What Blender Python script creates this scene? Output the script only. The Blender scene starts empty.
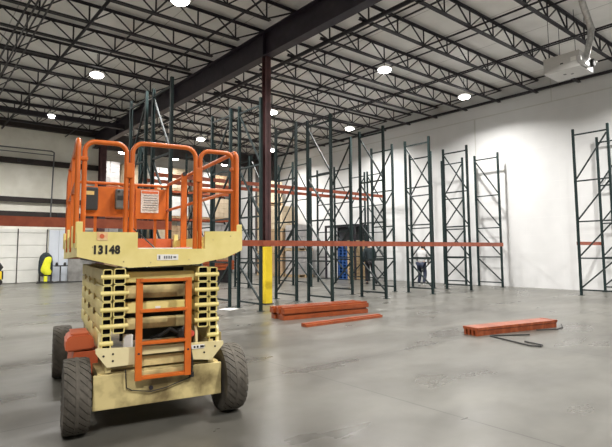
import bpy, bmesh, math, random
from mathutils import Vector, Matrix
random.seed(7)
V = Vector
scene = bpy.context.scene
col = scene.collection
ORD = ['nearest', 'second', 'third', 'fourth', 'fifth', 'sixth', 'seventh', 'eighth', 'ninth', 'tenth', 'eleventh',
       'twelfth', 'thirteenth', 'fourteenth', 'fifteenth', 'sixteenth', 'seventeenth', 'eighteenth']

# ------------------------------------------------------------------ materials
def new_mat(name):
    m = bpy.data.materials.new(name); m.use_nodes = True
    nt = m.node_tree
    return m, nt, nt.nodes['Principled BSDF']

def mat(name, c1, c2=None, rough=.5, metal=0, scale=4, detail=4, contrast=(.35, .65), bump=0, spec=.5, stretch=None, rough2=None):
    m, nt, b = new_mat(name)
    b.inputs['Roughness'].default_value = rough
    b.inputs['Metallic'].default_value = metal
    b.inputs['Specular IOR Level'].default_value = spec
    b.inputs['Base Color'].default_value = (*c1, 1)
    if c2 is not None or bump:
        tc = nt.nodes.new('ShaderNodeTexCoord'); n = nt.nodes.new('ShaderNodeTexNoise')
        n.inputs['Scale'].default_value = scale; n.inputs['Detail'].default_value = detail
        if stretch:
            mp = nt.nodes.new('ShaderNodeMapping'); mp.inputs['Scale'].default_value = stretch
            nt.links.new(tc.outputs['Object'], mp.inputs['Vector']); nt.links.new(mp.outputs['Vector'], n.inputs['Vector'])
        else:
            nt.links.new(tc.outputs['Object'], n.inputs['Vector'])
        if c2 is not None:
            r = nt.nodes.new('ShaderNodeValToRGB')
            r.color_ramp.elements[0].position = contrast[0]; r.color_ramp.elements[1].position = contrast[1]
            r.color_ramp.elements[0].color = (*c1, 1); r.color_ramp.elements[1].color = (*c2, 1)
            nt.links.new(n.outputs['Fac'], r.inputs['Fac']); nt.links.new(r.outputs['Color'], b.inputs['Base Color'])
        if rough2 is not None:
            mr = nt.nodes.new('ShaderNodeMapRange')
            mr.inputs['From Min'].default_value = .3; mr.inputs['From Max'].default_value = .7
            mr.inputs['To Min'].default_value = rough; mr.inputs['To Max'].default_value = rough2
            nt.links.new(n.outputs['Fac'], mr.inputs['Value']); nt.links.new(mr.outputs['Result'], b.inputs['Roughness'])
        if bump:
            bp = nt.nodes.new('ShaderNodeBump'); bp.inputs['Strength'].default_value = bump; bp.inputs['Distance'].default_value = .02
            nt.links.new(n.outputs['Fac'], bp.inputs['Height']); nt.links.new(bp.outputs['Normal'], b.inputs['Normal'])
    return m

def emis(name, c, s):
    m, nt, b = new_mat(name)
    b.inputs['Base Color'].default_value = (.8, .8, .8, 1)
    b.inputs['Emission Color'].default_value = (*c, 1); b.inputs['Emission Strength'].default_value = s
    return m

def line_mask(nt, sep_out, period, offset, width):
    """1 on a thin line every `period` along one coordinate"""
    a = nt.nodes.new('ShaderNodeMath'); a.operation = 'SUBTRACT'; a.inputs[1].default_value = offset
    nt.links.new(sep_out, a.inputs[0])
    p = nt.nodes.new('ShaderNodeMath'); p.operation = 'PINGPONG'; p.inputs[1].default_value = period / 2
    nt.links.new(a.outputs[0], p.inputs[0])
    l = nt.nodes.new('ShaderNodeMath'); l.operation = 'LESS_THAN'; l.inputs[1].default_value = width
    nt.links.new(p.outputs[0], l.inputs[0])
    return l.outputs[0]

def floor_mat():
    m, nt, b = new_mat('sealed_concrete')
    tc = nt.nodes.new('ShaderNodeTexCoord')
    n1 = nt.nodes.new('ShaderNodeTexNoise'); n1.inputs['Scale'].default_value = .55; n1.inputs['Detail'].default_value = 8; n1.inputs['Roughness'].default_value = .6
    n2 = nt.nodes.new('ShaderNodeTexNoise'); n2.inputs['Scale'].default_value = 6; n2.inputs['Detail'].default_value = 6
    mp = nt.nodes.new('ShaderNodeMapping'); mp.inputs['Scale'].default_value = (.35, 1, 1); mp.inputs['Rotation'].default_value = (0, 0, .5)
    n3 = nt.nodes.new('ShaderNodeTexNoise'); n3.inputs['Scale'].default_value = 1.6; n3.inputs['Detail'].default_value = 5
    nt.links.new(tc.outputs['Object'], mp.inputs['Vector']); nt.links.new(mp.outputs['Vector'], n3.inputs['Vector'])
    for n in (n1, n2): nt.links.new(tc.outputs['Object'], n.inputs['Vector'])
    r = nt.nodes.new('ShaderNodeValToRGB')
    r.color_ramp.elements[0].position = .33; r.color_ramp.elements[1].position = .68
    r.color_ramp.elements[0].color = FLOOR_D; r.color_ramp.elements[1].color = FLOOR_L
    ad = nt.nodes.new('ShaderNodeMath'); ad.operation = 'MULTIPLY_ADD'; ad.inputs[1].default_value = .55
    h = nt.nodes.new('ShaderNodeMath'); h.operation = 'MULTIPLY_ADD'; h.inputs[1].default_value = .15
    h2 = nt.nodes.new('ShaderNodeMath'); h2.operation = 'MULTIPLY'; h2.inputs[1].default_value = .3
    nt.links.new(n3.outputs['Fac'], h2.inputs[0]); nt.links.new(h2.outputs[0], h.inputs[2])
    nt.links.new(n2.outputs['Fac'], h.inputs[0]); nt.links.new(n1.outputs['Fac'], ad.inputs[0]); nt.links.new(h.outputs[0], ad.inputs[2])
    nt.links.new(ad.outputs[0], r.inputs['Fac'])
    sep = nt.nodes.new('ShaderNodeSeparateXYZ'); nt.links.new(tc.outputs['Object'], sep.inputs[0])
    a = line_mask(nt, sep.outputs['X'], 3.3, 3.54, .007); c = line_mask(nt, sep.outputs['Y'], 4.2, 8.6, .007)
    mx = nt.nodes.new('ShaderNodeMath'); mx.operation = 'MAXIMUM'; nt.links.new(a, mx.inputs[0]); nt.links.new(c, mx.inputs[1])
    mix = nt.nodes.new('ShaderNodeMix'); mix.data_type = 'RGBA'
    nt.links.new(mx.outputs[0], mix.inputs['Factor']); nt.links.new(r.outputs['Color'], mix.inputs['A'])
    mix.inputs['B'].default_value = (.035, .033, .03, 1)
    nt.links.new(mix.outputs['Result'], b.inputs['Base Color'])
    mr = nt.nodes.new('ShaderNodeMapRange'); mr.inputs['From Min'].default_value = .3; mr.inputs['From Max'].default_value = .7
    mr.inputs['To Min'].default_value = .24; mr.inputs['To Max'].default_value = .42
    nt.links.new(n3.outputs['Fac'], mr.inputs['Value']); nt.links.new(mr.outputs['Result'], b.inputs['Roughness'])
    b.inputs['Specular IOR Level'].default_value = .45
    return m

def grid_mat(name, c1, c2, scale, line, lines, rough=.6, bump=.0):
    """noise coloured surface with thin lines: lines = [(axis, period, offset, halfwidth)]"""
    m = mat(name, c1, c2, rough, scale=scale, bump=bump, contrast=(.3, .7)); nt = m.node_tree; b = nt.nodes['Principled BSDF']
    src = b.inputs['Base Color'].links[0].from_socket
    tc = nt.nodes.new('ShaderNodeTexCoord'); sep = nt.nodes.new('ShaderNodeSeparateXYZ'); nt.links.new(tc.outputs['Object'], sep.inputs[0])
    cur = None
    for ax, per, off, w in lines:
        o = line_mask(nt, sep.outputs[ax], per, off, w)
        if cur is None: cur = o
        else:
            mx = nt.nodes.new('ShaderNodeMath'); mx.operation = 'MAXIMUM'; nt.links.new(cur, mx.inputs[0]); nt.links.new(o, mx.inputs[1]); cur = mx.outputs[0]
    mix = nt.nodes.new('ShaderNodeMix'); mix.data_type = 'RGBA'
    nt.links.new(cur, mix.inputs['Factor']); nt.links.new(src, mix.inputs['A']); mix.inputs['B'].default_value = (*line, 1)
    nt.links.new(mix.outputs['Result'], b.inputs['Base Color'])
    return m

FLOOR_D = (.057, .054, .047, 1); FLOOR_L = (.139, .135, .118, 1)
M = {}
M['floor'] = floor_mat()
M['wall_white'] = grid_mat('painted_block_wall', (.66, .665, .67), (.72, .725, .73), 1.2, (.72, .72, .72), [('Z', .61, 0, .006), ('Y', 1.22, 0, .004)], .65)
M['wall_seam'] = mat('wall_reveal', (.55, .55, .53), (.6, .6, .58), .7)
M['wall_metal'] = mat('insulated_wall_liner', (.74, .72, .63), (.85, .835, .75), .45, scale=1.6, detail=6, bump=.5)
M['header'] = mat('dark_header_panel', (.035, .03, .032), (.06, .05, .05), .6)
M['plain_wall'] = mat('grey_painted_wall', (.42, .41, .38), (.48, .47, .44), .7)
M['annex_wall'] = mat('tan_painted_wall', (.52, .46, .36), (.58, .52, .42), .7)
M['deck'] = grid_mat('roof_liner', (.78, .77, .74), (.90, .89, .86), 1.3, (.50, .49, .46), [('X', 1.6, .4, .012)], .38, .35)
M['steel_dark'] = mat('primed_steel', (.013, .011, .016), (.022, .018, .026), .5, scale=9)
M['girder'] = mat('girder_primer', (.019, .014, .024), (.030, .022, .036), .45, scale=5)
M['column'] = mat('maroon_primer', (.06, .022, .024), (.09, .035, .036), .5, scale=6)
M['girt'] = mat('girt_primer', (.014, .009, .008), (.024, .015, .013), .6)
M['rack_green'] = mat('rack_green_paint', (.006, .017, .018), (.010, .026, .026), .5, scale=12, spec=.35)
M['rack_brace'] = mat('rack_brace_paint', (.010, .019, .020), (.02, .03, .031), .58, scale=10, spec=.4)
M['rack_orange'] = mat('beam_orange_paint', (.27, .055, .022), (.36, .08, .03), .38, scale=8, spec=.55)
M['bundle_orange'] = mat('bundle_orange_paint', (.23, .047, .012), (.32, .07, .018), .28, scale=7, spec=.6)
M['streaked_orange'] = mat('streaked_orange_paint', (.22, .042, .010), (.34, .085, .028), .33, scale=5, stretch=(3, 1, 1), contrast=(.45, .6))
M['beam_brown'] = mat('worn_orange_paint', (.26, .05, .017), (.34, .075, .027), .45, scale=8)
M['steel_galv'] = mat('galvanised_steel', (.42, .42, .42), (.60, .60, .6), .35, metal=.8, scale=14)
M['lift_cream'] = mat('cream_lift_paint', (.70, .58, .20), (.80, .68, .28), .5, scale=5, detail=7)
M['lift_dirty'] = mat('dirty_cream_paint', (.17, .125, .05), (.62, .51, .24), .6, scale=4.2, detail=10, contrast=(.36, .56))
M['lift_pale'] = mat('pale_cream_paint', (.66, .56, .29), (.76, .67, .40), .5, scale=5)
M['lift_orange'] = mat('safety_orange_paint', (.50, .098, .006), (.63, .14, .012), .42, scale=6, detail=6)
M['lift_red'] = mat('orange_red_paint', (.55, .10, .035), (.68, .15, .055), .5, scale=5)
M['tyre'] = mat('dusty_tyre_rubber', (.055, .048, .039), (.10, .088, .072), .8, scale=9, bump=.2)
M['black'] = mat('black_plastic', (.012, .012, .012), (.02, .02, .02), .5)
M['void_black'] = mat('hollow_shade_black', (.003, .003, .003), None, .9, spec=.1)  # stands in for the shade inside the scissor arms
M['box_black'] = mat('dark_manual_box', (.018, .02, .024), (.028, .03, .034), .45)
M['grey'] = mat('grey_plastic', (.09, .095, .1), (.13, .135, .14), .5)
M['decal_white'] = mat('white_decal', (.74, .73, .70), (.80, .79, .77), .5, scale=30)
M['decal_pink'] = mat('printed_notice', (.62, .50, .47), (.80, .76, .74), .5, scale=60, contrast=(.42, .58))
M['decal_yellow'] = mat('yellow_decal', (.72, .52, .18), (.62, .42, .2), .5, scale=60)
M['decal_peach'] = mat('peach_decal', (.72, .42, .20), (.78, .55, .30), .5, scale=60)
M['ink'] = mat('black_ink', (.012, .01, .008), None, .6)
M['red_plastic'] = mat('red_plastic', (.6, .08, .05), (.7, .1, .06), .4)
M['yellow'] = mat('yellow_guard', (.80, .58, .015), (.88, .66, .03), .5, scale=5)
M['hivis'] = mat('hivis_fabric', (.75, .78, .02), (.85, .85, .05), .75, scale=7, bump=.4)
M['door_white'] = mat('door_panel_white', (.72, .72, .68), (.79, .79, .75), .5, scale=2)
M['panel_blue'] = mat('pale_blue_panel', (.62, .67, .75), (.68, .73, .80), .45, scale=2)
M['concrete_block'] = mat('bare_concrete', (.20, .195, .185), (.32, .315, .30), .8, scale=3, detail=8)
M['heater_white'] = mat('heater_enamel', (.50, .49, .475), (.56, .55, .53), .4, scale=2)
M['alu'] = mat('flue_aluminium', (.55, .55, .55), (.72, .72, .72), .3, metal=.9, scale=16)
M['cage_panel'] = mat('blue_grey_panel', (.045, .05, .06), (.085, .095, .11), .5, scale=3)
M['card'] = mat('cardboard', (.36, .24, .14), (.46, .32, .19), .8, scale=3)
M['card_pale'] = mat('pale_cardboard', (.52, .42, .29), (.60, .50, .36), .8, scale=3)
M['wrap_white'] = mat('shrink_wrapped_white', (.66, .66, .65), (.80, .80, .79), .3, scale=3, bump=.3)
M['wrap_grey'] = mat('shrink_wrapped_grey', (.30, .29, .29), (.42, .40, .39), .35, scale=3, bump=.3)
M['wood'] = mat('pallet_wood', (.36, .25, .14), (.50, .37, .22), .8, scale=6, stretch=(1, 6, 1))
M['blue'] = mat('blue_pallet_paint', (.010, .055, .20), (.018, .085, .29), .6, scale=6)
M['jacket_dark'] = mat('dark_teal_cloth', (.018, .028, .034), (.032, .045, .05), .9, scale=12)
M['trousers_black'] = mat('black_cloth', (.012, .012, .015), (.02, .02, .024), .9, scale=12)
M['hoodie'] = mat('light_grey_cloth', (.40, .40, .41), (.48, .48, .48), .9, scale=10)
M['jeans'] = mat('dark_denim', (.016, .022, .045), (.028, .036, .065), .9, scale=14)
M['skin'] = mat('skin', (.50, .31, .22), (.56, .36, .26), .55, scale=8)
M['hair'] = mat('dark_hair', (.018, .013, .01), (.03, .022, .016), .7, scale=20)
M['shoe_white'] = mat('white_shoe', (.66, .66, .65), None, .6)
M['eye'] = mat('eye_white', (.8, .8, .78), None, .3)
M['rubber_mat'] = mat('black_rubber', (.012, .012, .012), (.022, .022, .022), .8, scale=20)
M['housing_glow'] = emis('added_uplight_glow', (1.0, .965, .90), 1.2)  # glow added to the light housings to brighten the roof deck
M['lamp'] = emis('led_lens', (1.0, .965, .90), 30)

# ------------------------------------------------------------------ geometry helpers
class MB:
    def __init__(s): s.bm = bmesh.new()
    def box(s, c, d, rz=0, rot=None, bev=0):
        r = bmesh.ops.create_cube(s.bm, size=1)
        vs = r['verts']
        mtx = Matrix.Translation(V(c)) @ (rot.to_4x4() if rot else Matrix.Rotation(rz, 4, 'Z')) @ Matrix.Diagonal((*d, 1))
        bmesh.ops.transform(s.bm, matrix=mtx, verts=vs)
        if bev:
            es = list({e for v in vs for e in v.link_edges})
            bmesh.ops.bevel(s.bm, geom=es, offset=bev, segments=2, affect='EDGES', profile=.6)
        return s
    def span(s, a, b, bev=0):
        a, b = V(a), V(b)
        return s.box((a + b) / 2, [abs(x) for x in (b - a)], bev=bev)
    def bar(s, p, q, w, h, up=(0, 0, 1)):
        p, q = V(p), V(q); y = (q - p); L = y.length; y.normalize()
        up = V(up)
        if abs(up.dot(y)) > .98: up = V((1, 0, 0))
        x = y.cross(up).normalized(); z = x.cross(y)
        return s.box((p + q) / 2, (w, L, h), rot=Matrix((x, y, z)).transposed())
    def tube(s, pts, r, n=8, cap=True):
        pts = [V(p) for p in pts]; rings = []
        t0 = (pts[1] - pts[0]).normalized()
        a = V((0, 0, 1)) if abs(t0.z) < .9 else V((1, 0, 0))
        x = t0.cross(a).normalized()
        for i, p in enumerate(pts):
            if i == 0: t = t0
            elif i == len(pts) - 1: t = (pts[i] - pts[i - 1]).normalized()
            else: t = ((pts[i] - pts[i - 1]).normalized() + (pts[i + 1] - pts[i]).normalized()).normalized()
            x = (x - t * x.dot(t)).normalized(); y = t.cross(x)
            rr = r[i] if isinstance(r, (list, tuple)) else r
            rings.append([s.bm.verts.new(p + (x * math.cos(2 * math.pi * k / n) + y * math.sin(2 * math.pi * k / n)) * rr) for k in range(n)])
        for A, B in zip(rings, rings[1:]):
            for k in range(n):
                s.bm.faces.new((A[k], A[(k + 1) % n], B[(k + 1) % n], B[k]))
        if cap: s.bm.faces.new(rings[0][::-1]); s.bm.faces.new(rings[-1])
        return s
    def cyl(s, p, q, r, n=14): return s.tube([p, q], r, n)
    def lathe(s, prof, c, axis='Z', n=28):
        """prof = [(radius, height)] revolved about an axis through c"""
        c = V(c); rings = []
        for r, h in prof:
            ring = []
            for k in range(n):
                a = 2 * math.pi * k / n
                p = {'Z': V((r * math.cos(a), r * math.sin(a), h)), 'X': V((h, r * math.cos(a), r * math.sin(a))), 'Y': V((r * math.sin(a), h, r * math.cos(a)))}[axis]
                ring.append(s.bm.verts.new(c + p))
            rings.append(ring)
        for A, B in zip(rings, rings[1:]):
            for k in range(n): s.bm.faces.new((A[k], A[(k + 1) % n], B[(k + 1) % n], B[k]))
        s.bm.faces.new(rings[0][::-1]); s.bm.faces.new(rings[-1])
        return s
    def prism(s, poly, a, b, axis='Y'):
        """polygon [(u, v)] extruded from a to b along axis (Y: u=x, v=z; X: u=y, v=z; Z: u=x, v=y)"""
        f = {'Y': lambda u, v, t: (u, t, v), 'X': lambda u, v, t: (t, u, v), 'Z': lambda u, v, t: (u, v, t)}[axis]
        A = [s.bm.verts.new(f(u, v, a)) for u, v in poly]; B = [s.bm.verts.new(f(u, v, b)) for u, v in poly]
        n = len(poly)
        s.bm.faces.new(A); s.bm.faces.new(B[::-1])
        for k in range(n): s.bm.faces.new((A[k], B[k], B[(k + 1) % n], A[(k + 1) % n]))
        return s
    def build(s, name, m, parent=None, smooth=False):
        bmesh.ops.recalc_face_normals(s.bm, faces=s.bm.faces[:])
        me = bpy.data.meshes.new(name); s.bm.to_mesh(me); s.bm.free()
        me.materials.append(M[m] if isinstance(m, str) else m)
        if smooth:
            me.polygons.foreach_set('use_smooth', [True] * len(me.polygons))
            try: me.set_sharp_from_angle(angle=math.radians(40))
            except Exception: pass
        o = bpy.data.objects.new(name, me); col.objects.link(o)
        if parent: o.parent = parent
        return o

def tag(o, label, cat, group=None):
    o['label'] = label; o['category'] = cat
    if group: o['group'] = group
    return o
def thing(name, label, cat, loc=(0, 0, 0), rz=0, group=None):
    o = bpy.data.objects.new(name, None); col.objects.link(o)
    o.location = loc; o.rotation_euler = (0, 0, rz); o.empty_display_size = .2
    return tag(o, label, cat, group)
def struct(o): o['kind'] = 'structure'; return o
def dup(root, loc, rz=None, label=None, group=None):
    r = root.copy(); col.objects.link(r); r.location = loc
    if rz is not None: r.rotation_euler = (0, 0, rz)
    if label: r['label'] = label
    if group: r['group'] = group
    for ch in list(root.children):
        c = ch.copy(); col.objects.link(c); c.parent = r
        for g in list(ch.children):
            d = g.copy(); col.objects.link(d); d.parent = c
    return r
def arc(c, r, a0, a1, n, f):
    return [f(c[0] + r * math.cos(math.radians(a0 + (a1 - a0) * k / n)), c[1] + r * math.sin(math.radians(a0 + (a1 - a0) * k / n))) for k in range(n + 1)]

# ------------------------------------------------------------------ the building
XL, XR, YF, YB, YA, ZD = -9.0, 17.2, -7.0, 25.3, 37.0, 7.34
b = MB(); b.span((XL, YF, -.15), (XR, YA, 0)); struct(b.build('floor', 'floor'))
b = MB(); b.span((XL, YF, ZD), (XR, YA, ZD + .1)); struct(b.build('ceiling', 'deck'))
b = MB(); b.span((XR, YF, 0), (XR + .2, YA, ZD)); struct(b.build('wall_right', 'wall_white'))
b = MB(); b.span((XL - .2, YF, 0), (XL, YB, ZD)); struct(b.build('wall_left', 'plain_wall'))
b = MB(); b.span((XL, YF - .2, 0), (XR, YF, ZD)); struct(b.build('wall_front', 'plain_wall'))
b = MB(); b.span((XL, YB, 0), (7.75, YB + .15, ZD)); struct(b.build('wall_back', 'wall_metal'))
b = MB(); b.span((4.0, YB + .15, 0), (4.15, YA, ZD)); struct(b.build('wall_annex_left', 'annex_wall'))
b = MB(); b.span((4.0, YA, 0), (XR, YA + .15, ZD)); struct(b.build('wall_annex_back', 'annex_wall'))
b = MB(); b.span((7.75, YB, 6.48), (XR, YB + .12, ZD)); struct(b.build('trim_1', 'header'))
b = MB(); b.span((16.85, 23.5, 0), (XR, 25.28, ZD)); struct(b.build('trim_2', 'header'))
b = MB(); b.span((6.25, YB - .14, 0), (7.6, YB, 2.42)); struct(b.build('trim_3', 'concrete_block'))
# reveals and the bearing ledge of the white wall
for i, (a, c) in enumerate([((XR - .012, YF, 6.40), (XR, 23.4, 6.44)), ((XR - .012, 10.40, 0), (XR, 10.44, 6.4)), ((XR - .012, 7.44, 6.44), (XR, 7.47, ZD)), ((XR - .012, 2.0, 0), (XR, 2.04, ZD)), ((XR - .012, 18.8, 0), (XR, 18.84, 6.4))]):
    b = MB(); b.span(a, c); struct(b.build('trim_%d' % (4 + i), 'wall_seam'))
b = MB(); b.span((XR - .09, YF, 6.90), (XR, 23.4, 6.98)); struct(b.build('trim_9', 'steel_dark'))
# girts on the far left wall: dark channels with a lip
for i, (z0, z1) in enumerate(((5.36, 5.6), (3.63, 3.84), (2.97, 3.2))):
    b = MB(); b.span((XL, YB - .2, z0), (7.6, YB, z0 + .03)); b.span((XL, YB - .2, z1 - .03), (7.6, YB, z1)); b.span((XL, YB - .2, z0), (7.6, YB - .17, z1))
    struct(b.build('trim_%d' % (10 + i), 'girt'))
b = MB(); b.span((XL, YB - .25, 7.0), (7.6, YB, ZD)); struct(b.build('trim_13', 'girt'))

# overhead doors in the far left wall
def overhead_door(n, x0, x1):
    d = bpy.data.objects.new('door_%d' % n, None); col.objects.link(d); d.location = (x0, YB - .02, 0); d['kind'] = 'structure'
    w = x1 - x0
    for k in range(5):
        z0 = .02 + .557 * k; z1 = min(z0 + .537, 2.42)
        if z1 - z0 < .1: continue
        p = MB(); p.box((w / 2, -.02, (z0 + z1) / 2), (w - .04, .05, z1 - z0), bev=.012)
        p.build('door_section', 'door_white', d)
    nst = int(w / 1.18)
    for k in range(nst + 1):
        p = MB(); p.span((w - k * 1.18 - .018, -.075, .01), (w - k * 1.18 + .018, -.045, 2.42)); p.build('door_stile', 'girt', d)
    p = MB(); p.span((0, 0, 0), (w, .02, 2.42)); p.build('door_backing', 'wall_seam', d)
overhead_door(1, 1.75, 5.33)
overhead_door(2, -2.6, 1.2)
p = bpy.data.objects.new('door_3', None); col.objects.link(p); p.location = (5.42, YB - .02, 0); p['kind'] = 'structure'
for k in range(2):
    q = MB(); q.box((.21 + .425 * k, -.02, 1.2), (.415, .05, 2.36), bev=.01); q.build('door_leaf', 'panel_blue', p)
q = MB(); q.span((-.05, -.03, 2.38), (.88, .02, 2.46)); q.build('door_head', 'wall_seam', p)

# girder with its flanges, column, corner column
t = thing('roof_girder', 'deep dark steel girder crossing the whole ceiling above the maroon column', 'girder', (7.31, 0, 6.45))
b = MB(); b.span((-.012, -6.9, .02), (.012, 25.2, .66)); b.build('girder_web', 'girder', t)
b = MB(); b.span((-.13, -6.9, 0), (.13, 25.2, .025)); b.build('bottom_flange', 'girder', t)
b = MB(); b.span((-.13, -6.9, .655), (.13, 25.2, .68)); b.build('top_flange', 'girder', t)
for y in (-1.0, 4.7, 10.45, 16.1, 21.8):
    b = MB(); b.span((-.12, y - .008, .025), (.12, y + .008, .655)); b.build('stiffener_plate', 'girder', t)
def wcol(name, label, x, y, h, s=.17):
    t = thing(name, label, 'column', (x, y, 0))
    f = .016
    b = MB(); b.span((-s / 2, -s / 2, .02), (s / 2, -s / 2 + f, h)); b.span((-s / 2, s / 2 - f, .02), (s / 2, s / 2, h)); b.span((-f / 2, -s / 2, .02), (f / 2, s / 2, h))
    b.build('column_shaft', 'column', t)
    b = MB(); b.box((0, 0, .01), (s + .12, s + .12, .02)); b.build('base_plate', 'steel_dark', t)
    return t
c = wcol('steel_column', 'maroon steel column with a yellow wrapped foot, holding up the girder', 7.31, 10.45, 6.45)
b = MB(); b.span((-.105, -.115, .02), (.105, .105, 1.45), bev=.015); g = b.build('yellow_guard', 'yellow', c); g['label'] = 'yellow column guard'
wcol('steel_column', 'dark maroon steel column against the far left wall at the girder end', 7.62, 24.95, 7.0, .3)

# ------------------------------------------------------------------ bar joists
PX = 1.07
def joist(name, x0, x1, node0, label, group, bx0, bx1):
    t = thing(name, label, 'joist', (0, 0, 6.83), 0, group)
    b = MB()
    for s in (-1, 1):
        b.span((x0, s * .008, .43), (x1, s * .052, .438 + .02)); b.span((x0, s * .008, .40), (x1, s * .016, .45))
    b.build('top_chord', 'steel_dark', t)
    b = MB()
    for s in (-1, 1):
        b.span((bx0, s * .008, -.03), (bx1, s * .050, -.015)); b.span((bx0, s * .008, -.03), (bx1, s * .016, .03))
    b.build('bottom_chord', 'steel_dark', t)
    nodes = []
    x = node0
    while x < bx1 - .05:
        if x > bx0 - .05: nodes.append(x)
        x += PX
    pts = [(x0 + .05, 0, .42)]
    for i, x in enumerate(nodes):
        pts.append((x, 0, .0))
        if i < len(nodes) - 1: pts.append((x + PX / 2, 0, .42))
    pts.append((x1 - .05, 0, .42))
    b = MB(); b.tube(pts, .023, 6); b.build('web', 'steel_dark', t)
    sm = None
    for x in nodes:
        if sm is None:
            b = MB(); b.cyl((0, 0, 0), (0, 0, .42), .021, 6); o = b.build('strut', 'steel_dark', t); sm = o.data
        else:
            o = bpy.data.objects.new('strut', sm); col.objects.link(o); o.parent = t
        o.location = (x, 0, 0)
    return t
YJ = [10.68 + 1.4 * k for k in range(-6, 10)]
jr = jl = None
for i, y in enumerate(reversed(YJ)):
    lab = 'dark bar joist between girder and white wall, %s counting from the far end' % ('first' if i == 0 else ORD[i])
    if jr is None: jr = joist('roof_joist', 7.2, 17.15, 8.52, lab, 'bar joists right of the girder', 8.2, 17.1); jr.location.y = y
    else: dup(jr, (0, y, 6.83), None, lab)
for i, y in enumerate([q for q in reversed(YJ) if q > 6.2]):
    lab = 'dark bar joist left of the girder, %s counting from the far wall' % ('first' if i == 0 else ORD[i])
    if jl is None: jl = joist('roof_joist', XL, 7.4, -8.48, lab, 'bar joists left of the girder', XL + .3, 6.6); jl.location.y = y
    else: dup(jl, (0, y, 6.83), None, lab)
# bridging: angles running across the joists, at the bottom and top chords
for i, x in enumerate((15.5, 13.15, 10.66)):
    b = MB(); b.bar((x, YF + .5, 6.79), (x, 23.4, 6.79), .04, .012); b.bar((x, YF + .5, 6.78), (x, 23.4, 6.78), .012, .045)
    tag(b.build('bridging_angle', 'steel_dark'), 'thin steel bridging angle under the right hand joists, %s from the white wall' % ('first', 'second', 'third')[i], 'bridging')
for i, x in enumerate((14.3, 11.9, 9.6)):
    b = MB(); b.bar((x, YF + .5, 7.2), (x, 23.4, 7.2), .035, .035)
    tag(b.build('bridging_angle', 'steel_dark'), 'thin upper bridging bar close under the roof, %s from the white wall' % ('first', 'second', 'third')[i], 'bridging')
for i, x in enumerate((5.87, 3.3, 1.97)):
    b = MB(); b.bar((x, YF + .5, 6.79), (x, 24.9, 6.79), .045 if x != 3.3 else .08, .012); b.bar((x, YF + .5, 6.78), (x, 24.9, 6.78), .012, .05 if x != 3.3 else .08)
    tag(b.build('bridging_angle', 'steel_dark'), 'steel bridging angle under the left hand joists, %s from the girder' % ('first', 'second', 'third')[i], 'bridging')
for i, x in enumerate((4.6, 2.4)):
    b = MB(); b.bar((x, YF + .5, 7.2), (x, 24.9, 7.2), .03, .03)
    tag(b.build('bridging_angle', 'steel_dark'), 'thin upper bridging bar under the roof left of the girder, %s from it' % ('first', 'second')[i], 'bridging')
b = MB(); b.cyl((8.36, YF + .3, 6.745), (8.36, 23.3, 6.745), .055, 10)
tag(b.build('sprinkler_pipe', 'steel_dark', smooth=True), 'long dark sprinkler main running under the joists just right of the girder', 'pipe')
b = MB(); b.cyl((8.62, YF + .3, 6.78), (8.62, 23.3, 6.78), .022, 8)
tag(b.build('conduit', 'steel_dark', smooth=True), 'thin dark conduit beside the sprinkler main right of the girder', 'conduit')
for i, x in enumerate((2.25, 2.02)):
    b = MB(); b.cyl((x, 9.0 + i, 6.62), (x + .25, 24.9, 6.62), .022, 8)
    tag(b.build('conduit', 'steel_dark', smooth=True), ('pale conduit under the left joists, right one of a close pair', 'pale conduit under the left joists, left one of a close pair')[i], 'conduit')
t = thing('door_track_beam', 'dark horizontal beam hung from the left joists before the far wall', 'beam', (0, 20.8, 6.62))
b = MB(); b.span((XL + .1, -.08, -.1), (7.2, .08, .1)); b.build('beam_body', 'steel_dark', t)
for x in (3.55, 5.95):
    b = MB(); b.bar((x, -.3, .1), (x, -.3, .68), .06, .06); b.bar((x, -.3, .12), (x, .0, .0), .05, .05); b.build('hanger', 'steel_dark', t)

# ------------------------------------------------------------------ high bay lights
LX = [14.95, 10.82, 4.37, -2.06]; LY = [-1.9, 3.75, 9.42, 15.08, 20.86]
lamp_data = bpy.data.lights.new('high_bay_lamp', 'AREA')
lamp_data.shape = 'DISK'; lamp_data.size = .34; lamp_data.energy = 172; lamp_data.color = (1, .97, .925); lamp_data.spread = math.radians(152)
far_lamp = lamp_data.copy(); far_lamp.energy = 290
front_lamp = lamp_data.copy(); front_lamp.energy = 330
annex_lamp = lamp_data.copy(); annex_lamp.energy = 60
def lamp(x, y, d):
    o = bpy.data.objects.new('high_bay_lamp', d); col.objects.link(o); o.location = (x, y, 6.54)
def make_light():
    t = thing('high_bay_light', 'x', 'ceiling light', (0, 0, 6.62), 0, 'round high bay lights')
    b = MB(); b.lathe([(.195, 0), (.21, .02), (.19, .05), (.12, .085), (.03, .10)], (0, 0, 0)); b.build('housing', 'housing_glow', t, True)
    b = MB(); b.lathe([(.185, .004), (.18, -.015), (.14, -.045), (.07, -.062), (.004, -.067)], (0, 0, 0)); b.build('lens', 'lamp', t, True)
    b = MB(); b.cyl((0, 0, .09), (0, 0, .66), .01, 6); b.build('hanger_rod', 'steel_dark', t)
    return t
L0 = None
side = ['nearest the white wall', 'over the racks right of the girder', 'left of the girder', 'far to the left']
for i, x in enumerate(LX):
    for j, y in enumerate(LY):
        if x < 0 and 0 < y < 9: continue
        lab = 'round high bay light, %s, %s row from far end' % (side[i], ('fifth', 'fourth', 'third', 'second', 'first')[j])
        lamp(x, y, far_lamp if x < 5 and y > 20 else front_lamp if x < 5 and y < 0 else lamp_data)
        if L0 is None: L0 = make_light(); L0.location = (x, y, 6.62); L0['label'] = lab
        else: dup(L0, (x, y, 6.62), None, lab)
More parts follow.
